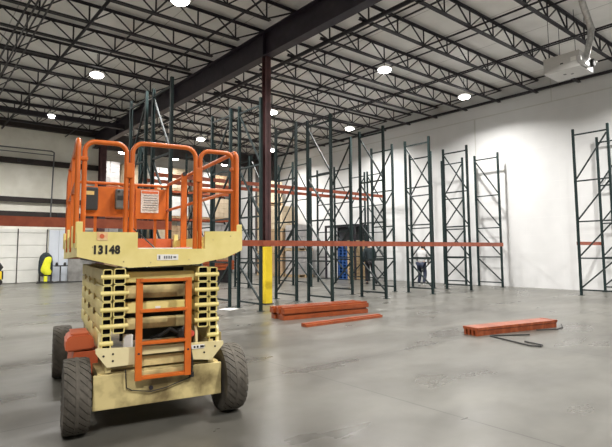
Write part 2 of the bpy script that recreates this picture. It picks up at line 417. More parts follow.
for x, y, lab in ((.9, 20.86, 'added high bay light outside the left picture edge, brightening the far wall'), (.9, 15.08, 'added high bay light outside the left picture edge over mid floor')):
    lamp(x, y, far_lamp if y > 20 else lamp_data); dup(L0, (x, y, 6.62), None, lab)  # two unseen lights added to brighten the left wall and the lift
for i, (x, y) in enumerate(((9.0, 26.2), (12.0, 26.2), (15.2, 26.2), (9.5, 32), (14.5, 32))):
    lamp(x, y, annex_lamp)
    dup(L0, (x, y, 6.62), None, 'round high bay light in the room beyond the header, %s' % (('left front one', 'middle front one', 'right front one', 'left rear one', 'right rear one')[i]), 'lights beyond the header')

# ------------------------------------------------------------------ unit heater with flue
t = thing('unit_heater', 'white gas unit heater box hung under the roof at upper right', 'heater', (12.67, 4.78, 5.81))
b = MB(); b.box((.42, .437, .205), (.84, .874, .41), bev=.012); b.build('cabinet', 'heater_white', t)
b = MB(); b.box((-.003, .42, .17), (.01, .07, .028)); b.build('nameplate', 'black', t)
for x, y in ((.36, .50), (.46, .36)):
    b = MB(); b.box((x, y, -.004), (.06, .06, .012)); b.build('drain_knockout', 'grey', t)
b = MB(); b.box((.0, .14, .22), (.012, .13, .10)); b.build('data_label', 'decal_white', t)
b = MB(); b.box((.26, -.05, .15), (.30, .10, .22), bev=.01); b.build('burner_box', 'alu', t)
b = MB(); b.lathe([(.07, 0), (.10, .01), (.10, .13), (.05, .15)], (.50, -.16, .15), 'Y', 16); b.build('blower', 'black', t, True)
b = MB(); b.lathe([(.02, 0), (.05, .01), (.05, .10), (.02, .11)], (.66, -.16, .22), 'Y', 14); b.build('motor_cap', 'heater_white', t, True)
pts = [(-.03, -.03, .22), (-.04, -.05, .13), (.02, -.06, .10), (.10, -.09, .14), (.14, -.12, .26), (.24, -.18, .65), (.32, -.19, .93), (.30, -.18, 1.02), (-.12, -.19, 1.45), (-.19, -.20, 1.52)]
b = MB(); b.tube(pts, .075, 16); b.build('flue_pipe', 'alu', t, True)
b = MB(); b.tube([(.315, -.19, .90), (.325, -.19, .96)], .082, 16); b.build('flue_collar', 'alu', t, True)
for x, y in ((.1, .76), (.1, .12), (.74, .76), (.74, .12)):
    b = MB(); b.cyl((x, y, .41), (x, y, 1.5), .007, 6); b.build('hanger_rod', 'steel_dark', t)

# ------------------------------------------------------------------ conduit on the far left wall
t = thing('wall_conduit', 'thin grey conduit along the far left wall, bending down between the girts', 'conduit', (0, YB - .25, 0))
b = MB(); b.tube([(-2, 0, 6.0), (5.35, 0, 6.05), (5.46, 0, 6.0), (5.46, 0, 5.9), (5.40, 0, 2.9)], .03, 8); b.build('down_pipe', 'grey', t, True)
b = MB(); b.tube([(-2, 0, 5.84), (5.45, 0, 5.86)], .022, 8); b.build('branch_pipe', 'grey', t, True)
b = MB(); b.box((4.05, .03, 5.5), (.14, .1, .16)); b.box((5.78, .03, 3.05), (.14, .1, .2)); b.build('junction_box', 'steel_dark', t)

# ------------------------------------------------------------------ pallet rack uprights
RH, RD = 4.88, .93
ZB = (.16, 1.07, 2.13, 3.32, 4.70)
def make_frame(desc):
    t = thing('rack_upright', 'x', 'rack upright', (0, 0, 0))
    for y in (0, RD):
        b = MB()
        w, d, th = .062, .062, .007      # C channel open towards the inside of the frame, rear lips
        s = 1 if y == 0 else -1
        b.span((-w / 2, y - s * d / 2, 0), (w / 2, y - s * (d / 2 - th), RH))
        for k in (-1, 1):
            b.span((k * w / 2, y - s * d / 2, 0), (k * (w / 2 - th), y + s * d / 2, RH))
            b.span((k * w / 2, y + s * (d / 2 - th), 0), (k * (w / 2 - .02), y + s * d / 2, RH))
        pm = b.build('post', 'rack_green', t)
        b = MB(); b.box((0, y, .005), (.14, .13, .01)); b.build('foot_plate', 'rack_green', pm)
    hm = None
    for z in ZB:
        if hm is None:
            b = MB(); b.span((-.018, .03, -.02), (.018, RD - .03, .02)); o = b.build('horizontal_brace', 'rack_brace', t); hm = o.data
        else: o = bpy.data.objects.new('horizontal_brace', hm); col.objects.link(o); o.parent = t
        o.location = (0, 0, z)
    for z0, z1 in zip(ZB, ZB[1:]):
        b = MB(); y0, y1 = (.035, RD - .035) if desc else (RD - .035, .035)
        b.bar((0, y0, z0 + .07), (0, y1, z1 - .07), .036, .036); b.build('diagonal_brace', 'rack_brace', t)
    return t
FD = make_frame(True); FA = make_frame(False)
used = {FD: False, FA: False}
CNT = ['first', 'second', 'third', 'fourth', 'fifth', 'sixth', 'seventh', 'eighth']
def place_frame(proto, x, y, label, group, rz=0):
    if not used[proto]:
        used[proto] = True; proto.location = (x, y, 0); proto.rotation_euler = (0, 0, rz); proto['label'] = label; proto['group'] = group; return
    dup(proto, (x, y, 0), rz, label, group)
R1 = (4.15, 6.33, 8.5, 10.52, 12.64, 14.73, 16.74); R2 = (4.1, 6.24, 8.3, 10.78, 12.6, 14.62, 16.62)
R34 = (5.85, 7.92, 9.98, 12.05, 14.15, 16.17)
for i, x in enumerate(R1): place_frame(FD, x, 9.27, 'dark green rack upright in the nearest row, %s from the left' % CNT[i], 'front row uprights')
for i, x in enumerate(R2): place_frame(FA, x, (10.46, 10.46, 10.46, 10.85, 10.72, 10.66, 10.66)[i], 'dark green rack upright in the second row, %s from the left' % CNT[i], 'second row uprights')
for i, x in enumerate(R34): place_frame(FD, x, 14.3, 'dark green rack upright in the third row back, %s from the left' % CNT[i], 'third row uprights')
for i, x in enumerate(R34): place_frame(FA, x, 15.4, 'dark green rack upright in the rearmost empty row, %s from the left' % CNT[i], 'fourth row uprights')
place_frame(FA, 15.33, 5.15, 'tall dark green rack upright alone at the right side before the white wall', 'right side uprights')
place_frame(FA, 17.03, 5.12, 'dark green rack upright at the right picture edge, close to the white wall', 'right side uprights')

def beam(x0, x1, y, z, h, label, group, m='rack_orange', front=-1, rz=0):
    t = thing('rack_beam', label, 'rack beam', (x0, y, z), rz, group)
    L = x1 - x0
    b = MB()
    poly = [(front * .0, -h / 2), (front * .05, -h / 2), (front * .05, h / 2), (front * .018, h / 2), (front * .018, h / 2 - .035), (0, h / 2 - .035)]
    b.prism(poly, .03, L - .03, 'X'); b.build('beam_body', m, t)
    for x in (.015, L - .015):
        b = MB(); b.span((x - .02, front * .0, -h / 2), (x + .02, front * .053, h / 2)); b.build('end_connector', m, t)
    return t
yf = 9.27 - .032
for i in range(6):
    beam(R1[i], R1[i + 1], yf, 1.515, .13, 'orange rack beam at eye level on the nearest row, %s bay from the left' % CNT[i], 'orange beams on the front row')
beam(.45, 4.15, yf, 1.85, .165, 'long orange rack beam crossing the picture behind the lift, at far left', 'orange beams on the front row', 'beam_brown')
for i in range(5):
    beam(R34[i], R34[i + 1], 14.3 - .032, 3.66, .12, 'orange rack beam high on the third row front, %s bay from the left' % CNT[i], 'high orange beams, front')
    beam(R34[i], R34[i + 1], 14.3 + RD + .032, 3.62, .12, 'orange rack beam high on the third row rear, %s bay from the left' % CNT[i], 'high orange beams, rear', front=1)
beam(15.33, 17.03, 5.12 + RD + .032, 1.50, .10, 'short orange beam at eye level between the two right hand uprights', 'right side beam', front=1)

# ------------------------------------------------------------------ goods on the far side
def make_pallet(t, w=1.1, d=1.0, m='wood', parts=True):
    b = MB()
    for k in range(6): b.span((-w / 2 + k * (w - .1) / 5, -d / 2, .12), (-w / 2 + k * (w - .1) / 5 + .1, d / 2, .14))
    for k in (-1, 0, 1): b.span((-w / 2, k * (d / 2 - .05) - .045, .02), (w / 2, k * (d / 2 - .05) + .045, .12))
    for k in (-1, 0, 1): b.span((k * (w / 2 - .05) - .05, -d / 2, 0), (k * (w / 2 - .05) + .05, d / 2, .02))
    return b.build('pallet', m, t)
def carton_load(h, m, nz, nx=3):
    t = thing('pallet_load', 'x', 'pallet load', (0, 0, 0))
    make_pallet(t)
    b = MB(); bx, bz = 1.04 / nx, h / nz
    for k in range(nz):
        for i in range(nx):
            for j in (0, 1):
                b.box((-.52 + bx * (i + .5) + random.uniform(-.008, .008), -.25 + .5 * j + random.uniform(-.01, .01), .14 + bz * (k + .5)), (bx - .012, .488, bz - .01), bev=.006)
    b.build('cartons', m, t)
    return t
protos = [carton_load(1.15, 'wrap_white', 3, 2), carton_load(1.2, 'card_pale', 4), carton_load(1.05, 'card', 3), carton_load(1.2, 'wrap_grey', 4, 2)]
pu = [False] * 4
def put_load(k, x, y, z, label, group, rz=0):
    if not pu[k]:
        pu[k] = True; o = protos[k]; o.location = (x, y, z); o['label'] = label; o['group'] = group; o.rotation_euler = (0, 0, rz)
    else: dup(protos[k], (x, y, z), rz, label, group)
colr = ['white wrapped', 'pale carton', 'brown carton', 'grey wrapped']
lev = [(0.0, 'floor'), (1.62, 'second'), (3.24, 'third'), (4.86, 'top')]
pick = [3, 1, 0, 1, 0, 2, 1, 0, 1, 0, 0, 1, 3, 0, 1, 2, 0, 3, 2, 1, 0, 3, 3, 2, 3, 0, 2, 3, 2, 0, 3, 2]
XS = [8.72, 10.02, 11.5, 12.82, 14.3, 15.6]
q = 0
for li, (z, nm) in enumerate(reversed(lev)):
    for i, x in enumerate(XS):
        k = pick[q]; q += 1
        put_load(k, x, 27.7, z + (.07 if z else 0), '%s pallet load, %s level of the far rack, %s from left' % (colr[k], nm, CNT[i]), 'goods beyond the header')
for i, x in enumerate((8.0, 10.78, 13.58, 16.35)):
    place_frame(FD, x, 27.2, 'dark rack upright holding goods beyond the header, %s from the left' % CNT[i], 'uprights of the far goods rack')
for i, (x0, x1) in enumerate(((8.0, 10.78), (10.78, 13.58), (13.58, 16.35))):
    for z, nm in lev[1:]:
        beam(x0, x1, 27.2 - .032, z, .11, 'orange beam under the %s level of the far goods rack, %s bay' % (nm, CNT[i]), 'beams of the far goods rack')
        beam(x0, x1, 27.2 + RD + .032, z, .11, 'rear orange beam, %s level of the far goods rack, %s bay' % (nm, CNT[i]), 'beams of the far goods rack', front=1)
# stacks along the white wall at its far end
for y, ks, nm in ((22.75, (2, 1, 1, 1), 'farthest stack'), (21.45, (2, 2, 1), 'middle stack'), (20.15, (3, 3), 'nearest stack')):
    for n, k in enumerate(ks):
        put_load(k, 16.15, y, sum((1.3, 1.35, 1.2, 1.35)[ks[m]] for m in range(n)) if n else 0,
                 '%s pallet load, %s of the %s by the white wall' % (colr[k], ('bottom one', 'second up', 'third up', 'fourth up')[n], nm), 'stacks at the far end of the white wall', math.pi / 2)
for k in range(4):
    if not pu[k]:
        put_load(k, 9.5, 32, 0, '%s pallet load at the back of the far room' % colr[k], 'goods beyond the header')

# dark steel rack by the white wall with blue and bare wood pallets stacked inside
t = thing('pallet_cage', 'tall dark steel frame against the white wall with grey back panels', 'storage frame', (16.72, 17.05, 0), 0)
for x in (-.42, .42):
    for y in (-.85, 1.15):
        b = MB(); b.span((x - .04, y - .04, 0), (x + .04, y + .04, 2.5)); b.build('corner_post', 'steel_dark', t)
b = MB(); b.span((-.46, -.89, 2.47), (.46, 1.19, 2.57)); b.build('top_panel', 'steel_dark', t)
b = MB(); b.span((.43, -.81, .05), (.45, 1.11, 2.47)); b.build('back_panel', 'cage_panel', t)
b = MB(); b.span((-.46, .42, 0), (-.38, .50, 2.47)); b.build('middle_post', 'steel_dark', t)
bp = thing('pallet', 'x', 'pallet', (0, 0, 0)); make_pallet(bp, .72, .62, 'blue').name = 'pallet_deck'
wp = thing('pallet', 'x', 'pallet', (0, 0, 0)); make_pallet(wp, .72, .5, 'wood').name = 'pallet_deck'
for n in range(11):
    lab = 'blue pallet in the stack inside the dark frame, %s from the floor' % (['first'] + ORD[1:])[n]
    if n == 0: bp.location = (16.74, 17.12, 0); bp['label'] = lab; bp['group'] = 'blue pallets'
    else: dup(bp, (16.74 + random.uniform(-.008, .008), 17.12 + random.uniform(-.008, .008), .14 * n), None, lab)
for n in range(13):
    lab = 'bare wood pallet in the stack inside the dark frame, %s from the floor' % (['first'] + ORD[1:])[n]
    if n == 0: wp.location = (16.74, 16.54, 0); wp['label'] = lab; wp['group'] = 'wood pallets'
    else: dup(wp, (16.74 + random.uniform(-.008, .008), 16.54 + random.uniform(-.008, .008), .14 * n), None, lab)

# ------------------------------------------------------------------ beams lying on the floor
def loose_beam(w, h, L, m):
    """step beam profile with a connector plate on each end; runs along +x, base at z=0"""
    t = thing('loose_rack_beam', 'x', 'rack beam', (0, 0, 0))
    b = MB()
    b.prism([(-w / 2, 0), (w / 2, 0), (w / 2, h), (-w * .1, h), (-w * .1, h * .72), (-w / 2, h * .72)], .006, L - .006, 'X')
    b.build('beam_body', m, t)
    for x in (.003, L - .003):
        b = MB(); b.prism([(-w / 2 + .004, .004), (w / 2 - .004, .004), (w / 2 - .004, h - .003), (-w * .1, h - .003), (-w * .1, h * .74), (-w / 2 + .004, h * .7)], x - .004, x + .004, 'X'); b.build('end_connector', m, t)
    return t
lb = loose_beam(.15, .118, 2.1, 'bundle_orange')
rz = math.radians(-7)
for n, (off, z, sh) in enumerate(((-.155, 0, 0), (0, 0, .02), (.155, 0, -.02), (-.153, .12, .02), (.004, .12, -.01), (.162, .12, -.05))):
    ex, ey = V((math.cos(rz), math.sin(rz))), V((-math.sin(rz), math.cos(rz)))
    p = V((5.845, 7.97)) + ex * sh + ey * off
    lab = 'orange beam in the stack beside the yellow column foot, %s layer, %s' % ('bottom' if z == 0 else 'top', ('front one', 'middle one', 'rear one')[n % 3])
    if n == 0: lb.location = (p.x, p.y, z); lb.rotation_euler = (0, 0, rz); lb['label'] = lab; lb['group'] = 'stack of orange beams'
    else: dup(lb, (p.x, p.y, z), rz, lab)
lf = loose_beam(.15, .06, 1.98, 'bundle_orange'); lf.location = (5.6, 6.86, 0)
tag(lf, 'single flat orange rack beam lying alone in front of the larger stack', 'rack beam')
def channel_beam(w, h, L, m):
    t = thing('loose_rack_beam', 'x', 'rack beam', (0, 0, 0))
    b = MB(); b.prism([(-w * .28, 0), (w * .28, 0), (w * .28, h * .62), (w / 2, h * .7), (w / 2, h), (-w / 2, h), (-w / 2, h * .7), (-w * .28, h * .62)], 0, L, 'X'); b.build('beam_body', m, t)
    b = MB(); b.prism([(-w / 2, h * .78), (w / 2, h * .78), (w / 2, h + .004), (-w / 2, h + .004)], L - .05, L + .006, 'X'); b.build('end_connector', m, t)
    return t
nb = channel_beam(.076, .125, 1.86, 'streaked_orange'); rz = math.radians(-12.5)
for n in range(4):
    ey = V((-math.sin(rz), math.cos(rz))); p = V((6.98, 4.34)) + ey * (.0765 * n)
    lab = 'narrow orange beam in the low bundle on the open floor at right, %s' % ('frontmost', 'second from the front', 'second from the rear', 'rearmost')[n]
    if n == 0: nb.location = (p.x, p.y, 0); nb.rotation_euler = (0, 0, rz); nb['label'] = lab; nb['group'] = 'low bundle of narrow beams'
    else: dup(nb, (p.x, p.y, 0), rz, lab)
b = MB()
b.tube([(7.67, 3.84, .012), (7.12, 4.18, .012), (7.10, 4.16, .012), (6.80, 3.40, .012), (6.84, 3.27, .012), (6.95, 3.30, .012), (7.05, 3.60, .012)], .011, 6)
tag(b.build('steel_strapping', 'black'), 'bent black steel strapping lying in front of the low beam bundle', 'strap')
b = MB(); b.tube([(8.2, 3.98, .010), (8.55, 3.80, .010), (8.8, 3.82, .010), (9.0, 3.93, .03)], .010, 6)
tag(b.build('steel_strapping', 'black'), 'short black strap sticking out at the far end of the low bundle', 'strap')
b = MB(); b.prism([(-.18, .16), (.16, .20), (.2, -.12), (-.12, -.2)], 0, .006, 'Z'); o = b.build('paper_sheet', 'decal_white'); o.location = (6.0, 10.08, .001); o.rotation_euler = (0, 0, .1)
tag(o, 'white paper sheet lying on the floor behind the lift, by the rack feet', 'paper')
# red beams on a trestle further back
t = thing('beam_crate', 'low dark trestle of stacked timbers under the distant red beams', 'trestle', (10.6, 19.0, 0))
for x in (-.45, .45):
    b = MB()
    for k in range(4): b.span((x - .06, -.5, .14 * k), (x + .06, .5, .14 * k + .138))
    b.build('timber_pile', 'steel_dark', t)
rb = loose_beam(.14, .13, 1.5, 'bundle_orange'); n = 0
for kz in range(3):
    for ky in range(3):
        lab = 'distant red beam on the dark trestle, layer %s from below, %s' % (('one', 'two', 'three')[kz], ('front', 'middle', 'back')[ky])
        if n == 0: rb.location = (9.85, 18.7, .56); rb['label'] = lab; rb['group'] = 'red beams on the trestle'
        else: dup(rb, (9.85, 18.7 + ky * .16, .56 + kz * .135), None, lab)
        n += 1

# ------------------------------------------------------------------ things by the far left door
t = thing('jacket_stand', 'black upright stand draped with a yellow hi-vis jacket by the roller door', 'stand', (5.24, 24.85, 0))
b = MB(); b.tube([(-.24, .02, .05), (-.24, .02, 1.05)] + arc((0, 1.05), .24, 180, 0, 10, lambda x, z: (x, .02, z)) + [(.24, .02, .05)], .035, 10); b.build('frame', 'black', t, True)
b = MB(); b.lathe([(.05, .30), (.27, .34), (.30, .6), (.29, .95), (.24, 1.2), (.12, 1.33), (.02, 1.36)], (0, .06, 0), 'Z', 20)
bmesh.ops.scale(b.bm, vec=(1, .6, 1), verts=b.bm.verts[:]); b.build('padding', 'jacket_dark', t, True)
b = MB(); b.lathe([(.05, .34), (.16, .36), (.21, .50), (.20, .62), (.15, .85), (.17, 1.0), (.12, 1.12), (.03, 1.16)], (.02, -.1, 0), 'Z', 18)
for v in b.bm.verts:
    v.co.y = -.1 + (v.co.y + .1) * .55; v.co.x += .05 * math.sin(v.co.z * 7) + .025 * math.sin(v.co.z * 23 + v.co.x * 9)
b.build('hivis_jacket', 'hivis', t, True)
for k in (-1, 1):
    b = MB(); b.box((k * .17, -.06, .36), (.12, .14, .16), bev=.03); b.build('cuff', 'black', t)
b = MB(); b.box((-.02, -.12, .16), (.14, .12, .26), bev=.03); b.build('strap_end', 'hivis', t)
b = MB(); b.box((0, .02, .03), (.6, .4, .05), bev=.01); b.build('base', 'black', t)
t = thing('pedestal_table', 'small black pedestal table standing before the pale blue panel door', 'table', (5.83, 24.75, 0))
b = MB(); b.box((0, 0, .74), (.55, .4, .05), bev=.01); b.build('tabletop', 'black', t)
b = MB(); b.cyl((0, 0, .03), (0, 0, .72), .03, 10); b.build('pedestal', 'black', t, True)
b = MB(); b.lathe([(.22, 0), (.22, .02), (.05, .05)], (0, 0, 0)); b.build('foot', 'black', t, True)
for k, (x, nm) in enumerate(((-.16, 'left'), (.18, 'right'))):
    b = MB(); b.lathe([(.05, 0), (.06, .02), (.05, .1), (.03, .13)], (0, 0, 0), 'Z', 14); o = b.build('jar', 'black', None, True); o.location = (5.83 + x, 24.75, .766)
    tag(o, 'small dark jar on the %s side of the black pedestal table' % nm, 'jar')
b = MB(); b.prism([(-1.0, -.12), (.2, -.3), (1.0, -.2), (1.1, .05), (.3, .2), (-.9, .05)], .0, .025, 'Z'); o = b.build('rubber_mat', 'rubber_mat'); o.location = (5.75, 24.35, .001)
tag(o, 'black rubber sheet on the floor under the black pedestal table', 'mat')
t = thing('floor_scrubber', 'yellow and black floor machine at the left picture edge by the roller door', 'floor machine', (3.1, 24.2, 0))
b = MB(); b.box((-.1, 0, .38), (.85, .55, .45), bev=.08); b.build('tank', 'yellow', t)
b = MB(); b.prism([(-.5, .58), (.25, .58), (.36, .75), (.2, 1.0), (-.45, 1.0)], -.25, .25, 'Y'); b.build('hood', 'black', t)
b = MB(); b.box((.3, 0, .42), (.14, .5, .36), bev=.04); b.build('bumper', 'black', t)
b = MB(); b.tube([(-.45, -.2, .95), (-.7, -.2, 1.05), (-.7, .2, 1.05), (-.45, .2, .95)], .02, 8); b.build('handle', 'black', t)
for x in (-.35, .2):
    for y in (-.27, .27):
        b = MB(); b.lathe([(.06, -.03), (.14, -.03), (.14, .03), (.06, .03)], (x, y, .14), 'Y', 16); b.build('wheel', 'rubber_mat', t)

# ------------------------------------------------------------------ the scissor lift
lift = thing('scissor_lift', 'cream and orange scissor lift numbered 13148 standing in the left foreground', 'scissor lift', (1.65, 3.84, 0), math.radians(-11.5))
def P(b, name, m, parent=lift, smooth=False, label=None):
    o = b.build(name, m, parent, smooth)
    if label: o['label'] = label
    return o
# wheels
def wheel(x, y):
    R, w = .274, .17
    b = MB()
    b.lathe([(.14, -w * .46), (.20, -w * .5), (R - .028, -w * .5), (R - .012, -w * .44), (R - .010, w * .44), (R - .028, w * .5), (.20, w * .5), (.14, w * .46)], (0, 0, 0), 'X', 40)
    n = 28
    for k in range(n):
        for sd in (-1, 1):
            a0 = 2 * math.pi * (k + (.5 if sd > 0 else 0)) / n; da = .84 * math.pi / n
            g = []
            for i in range(4):
                xx = sd * w * (.075 + .445 * i / 3); am = a0 + 1.1 * sd * xx / R * sd
                rt = R - .003 if i < 3 else R - .012
                row = [(R - .02, am - da)] + [(rt, am - da + 2 * da * q / 3) for q in range(4)] + [(R - .02, am + da)]
                g.append([b.bm.verts.new((xx, rr * math.cos(aa), rr * math.sin(aa))) for rr, aa in row])
            for p_, q_ in zip(g, g[1:]):
                for j in range(5): b.bm.faces.new((p_[j], p_[j + 1], q_[j + 1], q_[j]))
            b.bm.faces.new(g[0]); b.bm.faces.new(g[-1][::-1])
    b.lathe([(R - .006, -w * .09), (R, -w * .07), (R, w * .07), (R - .006, w * .09)], (0, 0, 0), 'X', 40)
    o = P(b, 'wheel', 'tyre'); o.location = (x, y, R)
    s = -1 if x < 0 else 1
    b = MB(); b.lathe([(.02, 0), (.13, .0), (.138, .03), (.138, .05)], (s * (w * .5 - .045), 0, 0), 'X', 24); P(b, 'hub', 'lift_dirty', o, True)
    b = MB()
    for k in range(5):
        a = 2 * math.pi * k / 5; b.cyl((s * (w * .5 - .05), .07 * math.cos(a), .07 * math.sin(a)), (s * (w * .5 - .02), .07 * math.cos(a), .07 * math.sin(a)), .011, 6)
    P(b, 'wheel_nut', 'steel_dark', o)
for x, y in ((-.595, .05), (.585, .05), (-.625, 1.97), (.60, 1.97)): wheel(x, y)
# chassis
b = MB(); b.box((-.005, -.085, .305), (.97, .03, .25), bev=.006); P(b, 'front_chassis_plate', 'lift_dirty')
b = MB(); b.span((-.46, -.07, .19), (-.42, 2.05, .44)); b.span((.42, -.07, .19), (.46, 2.05, .44)); b.span((-.42, 2.0, .19), (.42, 2.05, .44)); b.span((-.42, -.06, .40), (.42, 2.0, .44)); P(b, 'chassis_frame', 'lift_dirty')
for y in (0, 1.97):
    b = MB(); b.cyl((-.50, y, .28), (.50, y, .28), .05, 12); P(b, 'axle', 'black', smooth=True)
b = MB(); b.cyl((-.08, -.115, .30), (-.08, -.098, .30), .016, 8); P(b, 'tie_bolt', 'steel_dark')
b = MB(); b.tube([(-.27, -.12, .46), (-.268, -.125, .40), (-.262, -.12, .325), (-.22, -.115, .30), (-.08, -.12, .275), (.03, -.12, .29), (.22, -.12, .345)], .004, 6); P(b, 'front_hose', 'rubber_mat')
b = MB(); b.tube([(.16, -.13, .68), (.205, -.15, .60), (.225, -.15, .48), (.225, -.13, .36)], .009, 6); b.cyl((.225, -.13, .35), (.225, -.13, .385), .02, 8); P(b, 'hanging_cable', 'black')
# base frame: front plate with chamfered ends and a slot in the middle
b = MB()
pl = [(-.48, .628), (-.48, .595), (-.40, .485), (-.19, .49), (-.185, .555), (.185, .555), (.19, .485), (.39, .46), (.49, .575), (.49, .60), (.42, .605), (-.2, .615)]
b.prism(pl, -.115, -.095, 'Y'); P(b, 'base_frame_plate', 'lift_pale')
b = MB(); b.span((-.41, -.09, .44), (-.37, 2.05, .62)); b.span((.37, -.09, .44), (.41, 2.05, .62)); b.span((-.37, -.07, .46), (.37, -.04, .53)); P(b, 'base_frame_rail', 'lift_dirty')
for x in (-.452, .275, .452):
    b = MB(); b.prism([(-.095, .56), (-.02, .56), (-.02, .70), (-.05, .73), (-.08, .70)], x - .009, x + .009, 'X'); P(b, 'pivot_lug', 'lift_pale')
b = MB()
for x, z in ((-.425, .57), (-.36, .58), (-.36, .53), (.33, .575), (.33, .525), (.42, .565)): b.cyl((x, -.118, z), (x, -.112, z), .008, 8)
P(b, 'bolt_hole', 'ink')
b = MB(); b.box((.27, -.119, .575), (.12, .004, .03)); o = P(b, 'warning_decal', 'decal_white')
for x, w in ((.25, .014), (.275, .014), (.31, .03)):
    b = MB(); b.box((x, -.122, .575), (w, .003, .016)); P(b, 'decal_print', 'ink', o)
# orange-red battery / pump box and red-brown tray on the left
b = MB(); b.prism([(-.66, .545), (-.455, .555), (-.455, .64), (-.50, .68), (-.62, .675), (-.66, .64)], .31, .62, 'Y'); bmesh.ops.bevel(b.bm, geom=b.bm.edges[:], offset=.012, segments=2, affect='EDGES'); P(b, 'pump_box', 'lift_red', label='orange red side box')
b = MB(); b.box((-.56, .465, .682), (.13, .29, .012), bev=.004); P(b, 'box_lid', 'lift_red')
b = MB(); b.prism([(-.62, .30), (-.42, .26), (-.42, .54), (-.60, .54)], .33, 1.0, 'Y'); P(b, 'side_tray', 'lift_red')
b = MB(); b.prism([(.42, .26), (.62, .30), (.62, .60), (.42, .64)], .33, 1.6, 'Y'); P(b, 'side_tray', 'lift_dirty')

# scissor stack: nested hollow arms, slightly crossed, joined by pins
def arm(x, w, z0, h, slope, y0, y1):
    b = MB(); r = .013; th = .0065
    def rr(hw, hh, r):
        return [(hw * sx + (-sx) * r + r * math.cos(a) , hh * sz + (-sz) * r + r * math.sin(a)) for sx, sz, aa in ((1, 1, (0, 45, 90)), (-1, 1, (90, 135, 180)), (-1, -1, (180, 225, 270)), (1, -1, (270, 315, 360))) for a in map(math.radians, aa)]
    out, inn = rr(w / 2, h / 2, r), rr(w / 2 - th, h / 2 - th, r * .6)
    n = len(out)
    def ring(prof, y): return [b.bm.verts.new((x + u, y, z0 + v + slope * (y - y0))) for u, v in prof]
    A, B, C, D = ring(out, y0), ring(out, y1), ring(inn, y0), ring(inn, y1)
    for k in range(n):
        k2 = (k + 1) % n
        b.bm.faces.new((A[k], A[k2], B[k2], B[k])); b.bm.faces.new((C[k], D[k], D[k2], C[k2]))
        b.bm.faces.new((A[k], C[k], C[k2], A[k2])); b.bm.faces.new((B[k], B[k2], D[k2], D[k]))
    return b
PZ = .1225
for s in (-1, 1):
    for k in range(5):
        z = .655 + PZ * k
        a = P(arm(s * .408, .066, z, PZ - .004, .0, -.1, 2.0), 'scissor_arm', 'lift_cream', smooth=True)
        b = MB(); b.span((s * .408 - .0265, -.078, z - .053), (s * .408 + .0265, -.06, z + .053)); P(b, 'hollow_shade', 'void_black', a)  # black block painted in for the shade inside the hollow arm
        if k:
            a = P(arm(s * .322, .084, z + .005, PZ - .004, .0, -.1, 2.0), 'scissor_arm', 'lift_cream', smooth=True)
            b = MB(); b.span((s * .322 - .0355, -.078, z - .048), (s * .322 + .0355, -.06, z + .058)); P(b, 'hollow_shade', 'void_black', a)
        b = MB(); b.cyl((s * .455, -.086, z), (s * (.36 if k == 0 else .255), -.086, z), .018, 14); P(b, 'pivot_pin', 'lift_cream', smooth=True)
    for k in range(4):
        for y in (.5, 1.0, 1.5):
            b = MB(); b.cyl((s * .436, y, .72 + PZ * k), (s * .452, y, .72 + PZ * k), .026, 12); P(b, 'arm_bearing', 'lift_dirty', smooth=True)
for k, (z, h) in enumerate(((1.135, .085), (1.02, .10), (.90, .085), (.775, .085))):
    b = MB(); b.box((0, .02 + .0 * k, z), (.545, .06, h), bev=.01); P(b, 'cross_member', 'lift_dirty' if k % 2 else 'lift_cream')
b = MB(); b.span((-.55, .25, .62), (.0, .30, 1.20)); b.bm.clear(); b.span((-.26, .30, .60), (.26, .32, 1.2)); P(b, 'gap_backing', 'black')  # black sheet added behind the cross members to fill the dark gaps
b = MB(); b.tube([(.0, .02, .66), (.08, -.02, .72), (.14, -.03, .68), (.2, 0, .73), (.24, -.02, .66)], .016, 8); b.tube([(-.05, .1, .64), (.1, .02, .70), (.19, -.02, .64)], .013, 8); P(b, 'hydraulic_hose', 'black', smooth=True)
b = MB(); b.lathe([(.005, 0), (.026, .004), (.028, .03), (.02, .04)], (.235, -.08, .675), 'Y', 16); P(b, 'red_knob', 'red_plastic', smooth=True)
b = MB(); b.box((.19, -.02, .665), (.11, .08, .09), bev=.01); P(b, 'valve_block', 'black')
b = MB(); b.box((-.245, -.02, .65), (.07, .06, .10), bev=.005); P(b, 'prop_bracket', 'decal_white')
b = MB(); b.box((-.02, -.012, .89), (.04, .004, .025)); P(b, 'arm_decal', 'decal_white')
# platform
b = MB(); b.span((-.60, -.06, 1.305), (.60, 2.33, 1.34)); P(b, 'platform_deck', 'lift_dirty')
b = MB(); b.span((-.45, -.04, 1.25), (-.37, 2.3, 1.305)); b.span((.37, -.04, 1.25), (.45, 2.3, 1.305)); P(b, 'platform_rail', 'steel_dark')
tb = MB(); tb.prism([(-.63, 1.484), (-.625, 1.30), (-.385, 1.242), (-.262, 1.213), (.29, 1.232), (.335, 1.248), (.512, 1.28), (.655, 1.343), (.655, 1.503), (.33, 1.498), (.33, 1.356), (-.20, 1.356), (-.20, 1.484)], -.105, -.075, 'Y')
toe = P(tb, 'toe_board', 'lift_cream')
b = MB(); b.prism([(-.07, 1.30), (2.34, 1.26), (2.34, 1.47), (-.07, 1.484)], -.625, -.60, 'X'); P(b, 'side_toe_board', 'lift_cream')
b = MB(); b.prism([(-.07, 1.34), (2.34, 1.26), (2.34, 1.47), (-.07, 1.50)], .63, .655, 'X'); P(b, 'side_toe_board', 'lift_cream')
b = MB(); b.span((-.60, 2.31, 1.26), (.60, 2.335, 1.50)); P(b, 'rear_toe_board', 'lift_red', label='orange red rear toe board')
